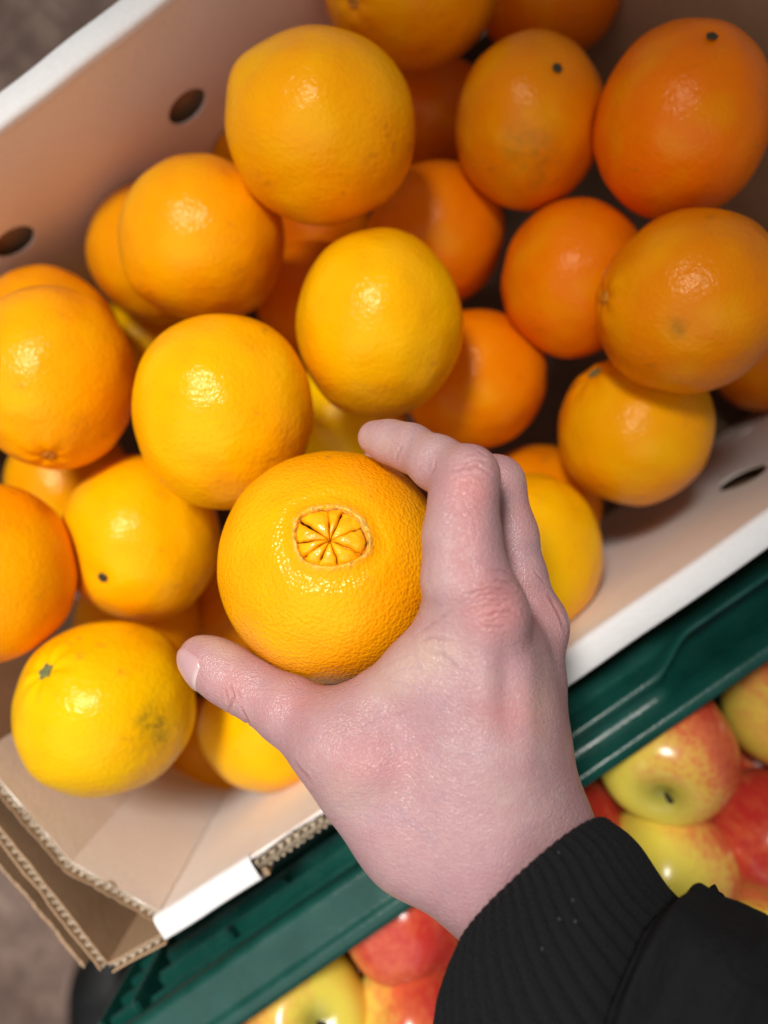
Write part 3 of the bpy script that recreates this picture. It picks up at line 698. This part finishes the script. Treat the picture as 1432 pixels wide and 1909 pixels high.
def chain(pts, k=.004):
    D = None
    for (a, b) in zip(pts, pts[1:]):
        d = rcone(pt(*a[:3]), pt(*b[:3]), a[3], b[3]); D = d if D is None else smin(D, d, k)
    return D
hcn = np.array(hc)
def round_orange(th, ph, r):      # a joint placed round the held fruit
    return hcn + r * np.array([math.sin(th) * math.cos(ph), math.sin(th) * math.sin(ph), math.cos(th)])
def to_px(p): Z = H - p[2]; return (716 + p[0] / Z * FPX, 954.5 - p[1] / Z * FPX, Z)
INDEX = [(699, 816, .2840, .0066), (728, 824, .2800, .0077), (765, 835, .2740, .0083), (815, 864, .2620, .0093), (866, 893, .2535, .0101), (863, 940, .2500, .0110), (861, 1000, .2475, .0124), (868, 1080, .2465, .0140), (890, 1150, .2520, .0150)]
def rp(th, ph, r, rad): return (*to_px(round_orange(math.radians(th), math.radians(ph), r)), rad)
MIDDLE = [rp(118, 68, .0545, .0068), rp(108, 54, .0560, .0080), (925, 902, .2860, .0104), (946, 1000, .2840, .0110), (960, 1080, .2830, .0116), (978, 1160, .2850, .0130)]
RING = [rp(140, 75, .0550, .0066), rp(128, 45, .0560, .0080), rp(108, 20, .0680, .0095), (968, 1090, .3180, .0108), (985, 1180, .3150, .0122)]
LITTLE = [rp(158, 20, .0545, .0056), rp(140, 0, .0560, .0068), rp(120, -16, .0650, .0080), (975, 1180, .3430, .0095), (985, 1240, .3400, .0115)]
THUMB = [(371, 1224, .2930, .0078), (394, 1238, .2905, .0095), (432, 1262, .2870, .0104), (478, 1287, .2830, .0104), (540, 1325, .2760, .0118), (612, 1372, .2690, .0146), (680, 1440, .2650, .0170), (785, 1556, .2630, .0185)]
fi, fm, fr, fl_ = chain(INDEX), chain(MIDDLE), chain(RING), chain(LITTLE)
fth = chain(THUMB, .006)
fingers = smin(smin(smin(fi, fm, .0016), fr, .0016), fl_, .0016)
palm = chain([(890, 1150, .2525, .0148), (893, 1260, .2530, .0150), (890, 1400, .2540, .0170), (900, 1560, .2555, .0185)], .008)
for c_ in ([(974, 1162, .2850, .0128), (970, 1260, .2800, .0146), (970, 1400, .2740, .0164), (988, 1545, .2700, .0176)],
           [(985, 1185, .3150, .0118), (980, 1300, .3050, .0145), (970, 1500, .2900, .0175)],
           [(982, 1245, .3400, .0112), (985, 1340, .3250, .0140), (965, 1520, .2960, .0180)],
           [(905, 1640, .2580, .0172), (1015, 1770, .2520, .0172), (1080, 1850, .2480, .0172)],
           [(1010, 1540, .2680, .0170), (1035, 1612, .2630, .0165), (1120, 1730, .2560, .0165)],
           [(785, 1556, .2640, .0182), (905, 1640, .2580, .0172)]):
    palm = smin(palm, chain(c_, .008), .012)
# web between thumb and index, thenar mass, dorsal muscle
web = chain([(640, 1372, .2680, .0130), (712, 1330, .2640, .0142), (790, 1262, .2580, .0140), (850, 1190, .2540, .0140)], .006)
then = chain([(690, 1425, .2720, .0170), (800, 1400, .2640, .0190), (860, 1330, .2590, .0165)], .010)
palm = smin(palm, smin(web, then, .012), .012)
palm = smin(palm, chain([(945, 1215, .2640, .0120), (942, 1320, .2625, .0150), (945, 1500, .2600, .0170)], .01), .016)
palm = smin(palm, chain([(760, 1520, .2660, .0185), (840, 1500, .2610, .0200)], .01), .014)
D = smin(palm, fth, .010)
D = smin(D, fingers, .0055)
# knuckle heads
for (px_, py_, Z_, r_, k_) in ((922, 1140, .2440, .0085, .010), (1010, 1168, .2785, .0085, .010), (880, 882, .2480, .0072, .008), (640, 1392, .2585, .0110, .012), (695, 1408, .2535, .0085, .012)):
    p = pt(px_, py_, Z_); D = smin(D, np.sqrt((X - p[0]) ** 2 + (Y - p[1]) ** 2 + (Zg - p[2]) ** 2) - r_, k_)
# skin presses on the fruit
q_ = np.sqrt(((X - hc.x) / hax[0]) ** 2 + ((Y - hc.y) / hax[1]) ** 2 + ((Zg - hc.z) / hax[2]) ** 2)
orange_d = (q_ - 1.004) * .0465
D = -smin(-D, orange_d, .0012)

def surface_nets(D, lo, h):
    nx, ny, nz = D.shape; S = D < 0
    cs = np.zeros((nx - 1, ny - 1, nz - 1), np.int8)
    for a in (0, 1):
        for b in (0, 1):
            for c in (0, 1): cs += S[a:nx - 1 + a, b:ny - 1 + b, c:nz - 1 + c]
    act = (cs > 0) & (cs < 8); I = np.argwhere(act); idm = -np.ones(act.shape, np.int64); idm[act] = np.arange(len(I))
    acc = np.zeros((len(I), 3)); cnt = np.zeros(len(I))
    corners = [(a, b, c) for a in (0, 1) for b in (0, 1) for c in (0, 1)]
    val = {c: D[I[:, 0] + c[0], I[:, 1] + c[1], I[:, 2] + c[2]].astype(float) for c in corners}
    for c in corners:
        for ax_ in range(3):
            if c[ax_] == 0:
                c2 = list(c); c2[ax_] = 1; c2 = tuple(c2)
                v0, v1 = val[c], val[c2]; m = (v0 < 0) != (v1 < 0)
                t_ = np.where(m, v0 / np.where(m, v0 - v1, 1), 0)
                p = np.tile(np.array(c, float), (len(I), 1)); p[:, ax_] += t_
                acc[m] += p[m]; cnt[m] += 1
    V = lo + h * (I + acc / cnt[:, None]); F = []
    for ax_ in range(3):
        sl0 = [slice(1, -1)] * 3; sl1 = [slice(1, -1)] * 3; sl0[ax_] = slice(0, -1); sl1[ax_] = slice(1, None)
        s0, s1 = S[tuple(sl0)], S[tuple(sl1)]
        b_, c_ = (ax_ + 1) % 3, (ax_ + 2) % 3
        for flip in (0, 1):
            E = np.argwhere((s0 & ~s1) if not flip else (~s0 & s1))
            off = np.ones(3, int); off[ax_] = 0; E = E + off
            q = []
            for (db, dc) in ((-1, -1), (0, -1), (0, 0), (-1, 0)):
                e = E.copy(); e[:, b_] += db; e[:, c_] += dc; q.append(idm[e[:, 0], e[:, 1], e[:, 2]])
            q = np.stack(q, 1); F.append(q if not flip else q[:, ::-1])
    return V, np.concatenate(F)
HV, HF = surface_nets(D, lo_, h_)
par = np.arange(len(HV))                     # keep the one connected skin
for _ in range(400):
    mn = par[HF].min(1); new = par.copy(); np.minimum.at(new, HF.ravel(), np.repeat(mn, 4)); new = new[new]
    if (new == par).all(): break
    par = new
ids, cnts = np.unique(par, return_counts=True); print('hand pieces', cnts); main = ids[cnts.argmax()]
keep = par == main; remap = np.cumsum(keep) - 1; HF = remap[HF[keep[HF[:, 0]]]]; HV = HV[keep]
del X, Y, Zg, D
me = bpy.data.meshes.new('hand'); me.from_pydata(HV.tolist(), [], HF.tolist()); me.update()
hand_o = bpy.data.objects.new('hand_tmp', me); COL.objects.link(hand_o)
sm = hand_o.modifiers.new('s', 'SMOOTH'); sm.factor = .5; sm.iterations = 4
sb = hand_o.modifiers.new('d', 'SUBSURF'); sb.levels = 1; sb.render_levels = 1
dg = bpy.context.evaluated_depsgraph_get(); ev = hand_o.evaluated_get(dg); me2 = bpy.data.meshes.new_from_object(ev)
bpy.data.objects.remove(hand_o)
nv = len(me2.vertices); HV = np.zeros(nv * 3); me2.vertices.foreach_get('co', HV); HV = HV.reshape(-1, 3)
HN = np.zeros(nv * 3); me2.vertices.foreach_get('normal', HN); HN = HN.reshape(-1, 3)
Zv = H - HV[:, 2]; PX = 716 + HV[:, 0] / Zv * FPX; PY = 954.5 - HV[:, 1] / Zv * FPX
front = ss(.0, .25, HN[:, 2])
def zc(pts): return [(320 + x * .5447, 760 + y * .5447) for x, y in pts]
creases = []   # skin folds on the back of the hand: polyline, width px, depth m
def cr(pts, wd=2.2, dp=.00035): creases.append((zc(pts), wd, dp))
cr([(950, 218), (1000, 207), (1050, 204), (1095, 224)], 2.2, .0006); cr([(985, 190), (1040, 176), (1085, 190)], 2, .0003); cr([(960, 240), (1020, 232), (1085, 246)], 2, .0003)
cr([(1005, 160), (1050, 150), (1078, 168)], 2, .0002); cr([(990, 262), (1040, 258), (1090, 275)], 2, .0002)
for k, (y, x0_, x1_, dp_) in enumerate(((596, 1030, 1180, .00030), (618, 1000, 1172, .00042), (636, 1040, 1186, .00022), (655, 1012, 1178, .00034), (676, 1050, 1150, .00020), (700, 1064, 1182, .00030), (722, 1072, 1165, .00024))):
    m_ = (x0_ + x1_) / 2; hump = (16, 22, 12, 18, 8, 14, 6)[k]
    cr([(x0_, y + hump), (x0_ * .6 + x1_ * .4, y + 3), (m_ + 30, y - 4 + 5 * (k % 2)), (x1_, y + hump * .4 - 6)], 1.7 + .5 * (k % 3), dp_ * 1.7)
cr([(1075, 560), (1120, 556), (1165, 570)], 2, .0004); cr([(1060, 745), (1105, 757), (1150, 750)], 2.5, .0003)
cr([(200, 945), (212, 990), (195, 1050)], 2.5, .0006); cr([(238, 1025), (262, 1080), (248, 1105)], 2.5, .0005); cr([(222, 960), (236, 1000)], 2, .0003); cr([(185, 960), (192, 1010)], 2, .0003)
cr([(768, 192), (772, 160), (790, 130)], 2.2, .0004); cr([(880, 238), (900, 205), (905, 170)], 2.4, .0003)
cr([(640, 1090), (720, 1060), (830, 1040)], 3, .0002); cr([(418, 1212), (450, 1250), (480, 1290)], 3, .0004)
cr([(850, 800), (900, 790), (960, 800)], 3, .0003); cr([(860, 830), (930, 850), (990, 900)], 4, .00025); cr([(840, 770), (900, 740), (960, 700)], 3, .0003)
cr([(1290, 640), (1320, 690), (1345, 760)], 3, .0004); cr([(1240, 560), (1280, 600)], 2, .0003)
disp = np.zeros(nv); crease = np.zeros(nv)
wob = 3.0 * np.sin(PX * .11 + PY * .07) + 2.0 * np.sin(PX * .23 - PY * .19)
for pts, wd, dp in creases:
    bx0 = min(p[0] for p in pts) - 12; bx1 = max(p[0] for p in pts) + 12; by0 = min(p[1] for p in pts) - 12; by1 = max(p[1] for p in pts) + 12
    sel = np.where((PX > bx0) & (PX < bx1) & (PY > by0) & (PY < by1) & (HN[:, 2] > 0) & (Zv < .30))[0]
    if not len(sel): continue
    best = np.full(len(sel), 1e9); bt = np.zeros(len(sel)); nseg = len(pts) - 1
    qx, qy = PX[sel], PY[sel] + .5 * wob[sel]
    for s_, (a, b) in enumerate(zip(pts, pts[1:])):
        dx, dy = b[0] - a[0], b[1] - a[1]; t_ = np.clip(((qx - a[0]) * dx + (qy - a[1]) * dy) / (dx * dx + dy * dy), 0, 1)
        dd = np.hypot(qx - a[0] - t_ * dx, qy - a[1] - t_ * dy); m = dd < best; best[m] = dd[m]; bt[m] = (s_ + t_[m]) / nseg
    amt = np.exp(-(best / wd) ** 2) * np.clip(np.sin(np.pi * np.clip(bt, .03, .97)) * 1.6, 0, 1) * front[sel]
    disp[sel] -= dp * amt; disp[sel] += .35 * dp * np.exp(-((best - 2.2 * wd) / wd) ** 2) * front[sel]
    crease[sel] = np.maximum(crease[sel], amt * min(.55, dp * 900))
def blob(pts, rx, ry=None, rot=0.0):
    ry = ry or rx; A = np.zeros(nv); c_, s_ = math.cos(math.radians(rot)), math.sin(math.radians(rot))
    for (x, y) in pts:
        u = (PX - x) * c_ + (PY - y) * s_; v = -(PX - x) * s_ + (PY - y) * c_
        A = np.maximum(A, np.exp(-(u / rx) ** 2 - (v / ry) ** 2))
    return A
pink = np.clip(.80 * blob([(930, 1135)], 70, 62) + .70 * blob([(880, 905)], 60, 50) + .55 * blob([(960, 1330)], 70, 45) + .40 * blob([(690, 1420)], 90, 60) + .45 * blob([(870, 1000)], 40, 90) + .5 * blob([(430, 1280)], 40, 40) + .35 * blob([(530, 1310)], 70, 40) + .4 * blob([(350, 1230)], 40) + .35 * blob([(985, 960)], 30, 60) + .3 * blob([(1040, 1150)], 35, 60), 0, 1)
pale = np.clip(.45 * blob([(815, 1215)], 50, 34) + .5 * blob([(740, 1260)], 70, 40, -30) + .35 * blob([(1010, 1300)], 25, 90) + .5 * blob([(410, 1200)], 50, 25, 25) + .35 * blob([(700, 820)], 60, 30) + .3 * blob([(640, 1480)], 40, 40), 0, 1)
hand_shade = np.clip(.55 * blob([(925, 960)], 18, 110) + .45 * blob([(985, 1180)], 30, 60) + .25 * blob([(1040, 1300)], 26, 150) + .25 * blob([(860, 1380)], 60, 80) + .3 * blob([(940, 1085)], 22, 40), 0, 1) * .8  # shade between index and middle finger and along the hand's edge, painted in
# tendons and fine unevenness of the back of the hand
disp += .0010 * blob([(900, 1260)], 26, 110) * front + .0010 * blob([(985, 1290)], 20, 110) * front - .0008 * blob([(945, 1270)], 18, 80) * front
fn = vnoise(HV[::1], 90, 2.0) if nv < 60000 else None
HV = HV + HN * disp[:, None]
me2.vertices.foreach_set('co', HV.ravel()); me2.update()
wrist = at(985, 1650, .252)
person = empty('person', wrist); tag(person, 'bare hand in black ribbed cuff and black sleeve gripping an orange', 'person')
ho = bpy.data.objects.new('hand', me2); COL.objects.link(ho); ho.parent = person
me2.transform(Matrix.Translation(-wrist))
for nm, a in (('pink', pink), ('pale', pale), ('hand_shade', hand_shade), ('crease', crease)):
    at_ = me2.attributes.new(nm, 'FLOAT', 'POINT'); at_.data.foreach_set('value', a.astype(np.float32))
me2.polygons.foreach_set('use_smooth', [True] * len(me2.polygons)); me2.materials.clear(); me2.materials.append(M_skin)

# thumb nail: a curved plate lying on the far side of the thumb tip
ta, tb = Vector(pt(*THUMB[0][:3])), Vector(pt(*THUMB[2][:3]))
axis = (ta - tb).normalized(); outw = Vector((-.22, -.46, .90)); outw = (outw - axis * outw.dot(axis)).normalized(); sidev = axis.cross(outw)
from mathutils.bvhtree import BVHTree
bvh = BVHTree.FromPolygons([Vector(v) for v in HV], [tuple(p.vertices) for p in me2.polygons])
V = []; tipw = []; NI, NJ = 22, 21
for i in range(NI):
    s = i / (NI - 1); base = tb.lerp(ta, .42 + 1.02 * s)
    for j in range(NJ):
        e = j / (NJ - 1) * 2 - 1; half = 1 - .40 * max(0, (s - .70) / .30) ** 2.2 - .45 * max(0, (.30 - s) / .30) ** 2
        a = e * .88 * half; dr = outw * math.cos(a) + sidev * math.sin(a)
        if s > .72: dr = (dr + axis * .55 * (s - .72) / .28).normalized()
        pt0 = base - (axis * .0030 * max(0, (s - .72) / .28))
        loc_, nr_, _, _ = bvh.ray_cast(pt0 + dr * .03, -dr)
        if loc_ is None: loc_ = pt0 + dr * .008
        edge = max(abs(e) ** 6, (1 - s) ** 10)
        V.append(loc_ + dr * (.00062 - .0010 * edge)); tipw.append(min(1, max(0, s - .90) / .10 * .8 + .55 * math.exp(-((s - .06) / .06) ** 2) * (1 - abs(e) ** 2)))
grid_n = grid_faces(NI, NJ, False)
mesh_obj('thumb_nail', V, grid_n, M_nail, person, loc=wrist, attrs={'tipw': tipw})

# ------------------------------------------------------------------ cuff and sleeve
def ring_at(c, hv, dv, Z, dZ, n, ribs=0, amp=0.0, seed=0, ph0=0.0, wr=0.0):
    """an oval ring: c centre px, hv half width px (in the picture), dv px shift of the near side, dZ its nearness"""
    C = at(c[0], c[1], Z); S = Z / FPX
    h = Vector((hv[0] * S, -hv[1] * S, 0)); d = at(c[0] + dv[0], c[1] + dv[1], Z - dZ) - C
    R = []
    for j in range(n):
        a = 2 * math.pi * j / n; k = (abs(math.cos(a)) ** 2.6 + abs(math.sin(a)) ** 2.6) ** (-1 / 2.6)
        if ribs: k += amp * (abs(math.cos(ribs * a / 2)) - .64)
        if wr: k += wr * mnoise.noise(Vector((math.cos(a) * 2.2, math.sin(a) * 2.2, seed)))
        R.append(C + (h * math.cos(a) + d * math.sin(a)) * k)
    return R
def loft(secs, n, m, fn):
    """smoothly interpolate the section parameters"""
    secs = np.array(secs, float); T = np.linspace(0, len(secs) - 1, m); V = []
    for q, t_ in enumerate(T):
        i = min(int(t_), len(secs) - 2); f = t_ - i
        p0, p1, p2, p3 = secs[max(0, i - 1)], secs[i], secs[i + 1], secs[min(len(secs) - 1, i + 2)]
        s = .5 * (2 * p1 + (p2 - p0) * f + (2 * p0 - 5 * p1 + 4 * p2 - p3) * f * f + (3 * p1 - p0 - 3 * p2 + p3) * f ** 3)
        V += fn(s, q / (m - 1))
    return V
NCF = 660
#        cx    cy    hx    hy   dx   dy    Z     dZ
CUFF = [(1012, 1672, 112, -104, -20, -18, .2580, .0205), (1000, 1658, 130, -120, -32, -28, .2570, .0235), (1006, 1670, 141, -123, -36, -34, .2565, .0262), (1022, 1712, 172, -124, -42, -44, .2560, .0285), (1044, 1788, 212, -112, -42, -46, .2550, .0305), (1090, 1885, 262, -124, -40, -46, .2540, .0315), (1165, 2000, 300, -140, -40, -46, .2530, .0320), (1250, 2120, 320, -150, -40, -46, .2520, .0320)]
V = loft(CUFF, NCF, 72, lambda s, q: ring_at((s[0], s[1]), (s[2], s[3]), (s[4], s[5]), s[6], s[7], NCF, 62, .040 * float(ss(.015, .09, q)), wr=.012, seed=q * 1.6))
cuff = mesh_obj('cuff', V, grid_faces(72, NCF), M_knit, person, loc=wrist)
SLEEVE = [(1219, 1853, 43, -147, -50, -5, 0.256, 0.032), (1217, 1860, 67, -170, -66, -5, 0.2555, 0.0395), (1229, 1868, 77, -188, -68, -5, 0.255, 0.042), (1250, 1880, 88, -212, -64, -5, 0.2545, 0.044), (1291, 1926, 101, -224, -54, -5, 0.254, 0.0455), (1365, 1993, 105, -237, -44, -5, 0.252, 0.047), (1520, 2125, 120, -255, -34, -5, 0.248, 0.048), (2000, 2480, 170, -300, -30, -5, .2380, .0480), (2700, 2960, 230, -340, -30, -5, .2200, .0480), (2760, 3000, 6, -8, -1, -1, .2180, .0010)]
NSL = 160
def sleeve_ring(s, q):
    R = ring_at((s[0], s[1]), (s[2], s[3]), (s[4], s[5]), s[6], s[7], NSL, wr=.025, seed=q * 3)
    C = at(s[0], s[1], s[6]); out = []
    for j, p in enumerate(R):
        a = 2 * math.pi * j / NSL
        fold = .0022 * math.sin(q * 25 + 1.4 * math.sin(a * 2 + 1) + a) * float(ss(.035, .17, q)) * (1 - .6 * q)
        fold += .0018 * mnoise.noise(Vector((p.x * 38, p.y * 38, p.z * 38)))
        rg = 1 - abs(mnoise.noise(Vector((p.x * 34 + 5, p.y * 20, p.z * 34)))) * 2.4
        fold += .0030 * max(0, rg) ** 3 * float(ss(.055, .17, q))
        out.append(p + (p - C).normalized() * fold)
    return out
V = loft(SLEEVE, NSL, 130, sleeve_ring)
sl_o = mesh_obj('sleeve', V, grid_faces(130, NSL), M_cloth, person, loc=wrist)
# seam ridge just behind the hem
k0 = int(130 * 1.25 / 9); ringv = [Vector(v) for v in V[NSL * k0:NSL * (k0 + 1)]]; cc = sum(ringv, Vector()) / NSL; SV = []
for j, p in enumerate(ringv):
    nr = (p - cc).normalized(); tg = (ringv[(j + 1) % NSL] - ringv[j - 1]).normalized(); bn = nr.cross(tg)
    for k in range(6):
        a = k * math.pi / 3; SV.append(p + (nr * math.cos(a) + bn * math.sin(a)) * .0006)
mesh_obj('seam', SV, grid_faces(NSL, 6) + [tuple(((NSL - 1) * 6 + k, (NSL - 1) * 6 + (k + 1) % 6, (k + 1) % 6, k)) for k in range(6)], M_cloth, person, loc=wrist)
# short fibres standing off the knit
fv, ff = [], []
cv = np.array([tuple(v.co) for v in cuff.data.vertices]) + np.array(wrist); cn = np.array([tuple(v.normal) for v in cuff.data.vertices])
for i in rng.choice(len(cv), 2600, replace=False):
    p = Vector(cv[i]); n = Vector(cn[i]); d = (n + Vector(rng.normal(0, .7, 3))).normalized() * rng.uniform(.0004, .0013)
    s = d.cross(Vector((rng.normal(), rng.normal(), rng.normal()))).normalized() * .00006
    b = len(fv); fv += [p - s, p + s, p + d + s * .4, p + d - s * .4]; ff.append((b, b + 1, b + 2, b + 3))
fz = mesh_obj('cuff_fuzz', fv, ff, M_knit, person, loc=wrist, smooth=False); fz['kind'] = 'stuff'

# ------------------------------------------------------------------ shoe on the floor
sx = at(186, 1880, H - .05); shoe = empty('shoe', (sx.x, sx.y - .10, 0.004)); tag(shoe, 'black shoe toe on the brown floor below the torn box corner', 'shoe')
def shoe_loft(name, mat, hs, grow):
    V = []; m, n = 40, 36
    for i in range(m):
        t_ = i / (m - 1); y = .085 - .27 * t_
        wdt = (.058 * math.sqrt(max(0, 1 - (1 - min(1, t_ / .30)) ** 2.2)) * (1 - .24 * float(ss(.35, .65, t_)) + .06 * float(ss(.7, .9, t_))) * (1 if t_ < .9 else math.sqrt(max(0, 1 - ((t_ - .9) / .1) ** 2)))) * grow + .0004
        hgt = hs[0] + (hs[1] * float(ss(0, .25, t_)) + hs[2] * float(ss(.3, .8, t_))) * (1 if t_ < .93 else .9)
        for j in range(n):
            a = 2 * math.pi * j / n; cz = math.sin(a)
            V.append((sx.x + wdt * math.copysign(abs(math.cos(a)) ** .75, math.cos(a)), sx.y + y, .004 + hs[3] + (hgt * (cz if cz > 0 else 0)) + (0 if cz > 0 else -.002)))
    return mesh_obj(name, V, grid_faces(m, n), mat, shoe, loc=(sx.x, sx.y, .004))
shoe_loft('upper', M_shoe, (.022, .028, .045, .018), 1.0)
shoe_loft('sole', M_sole, (.016, .0, .0, .003), 1.06)
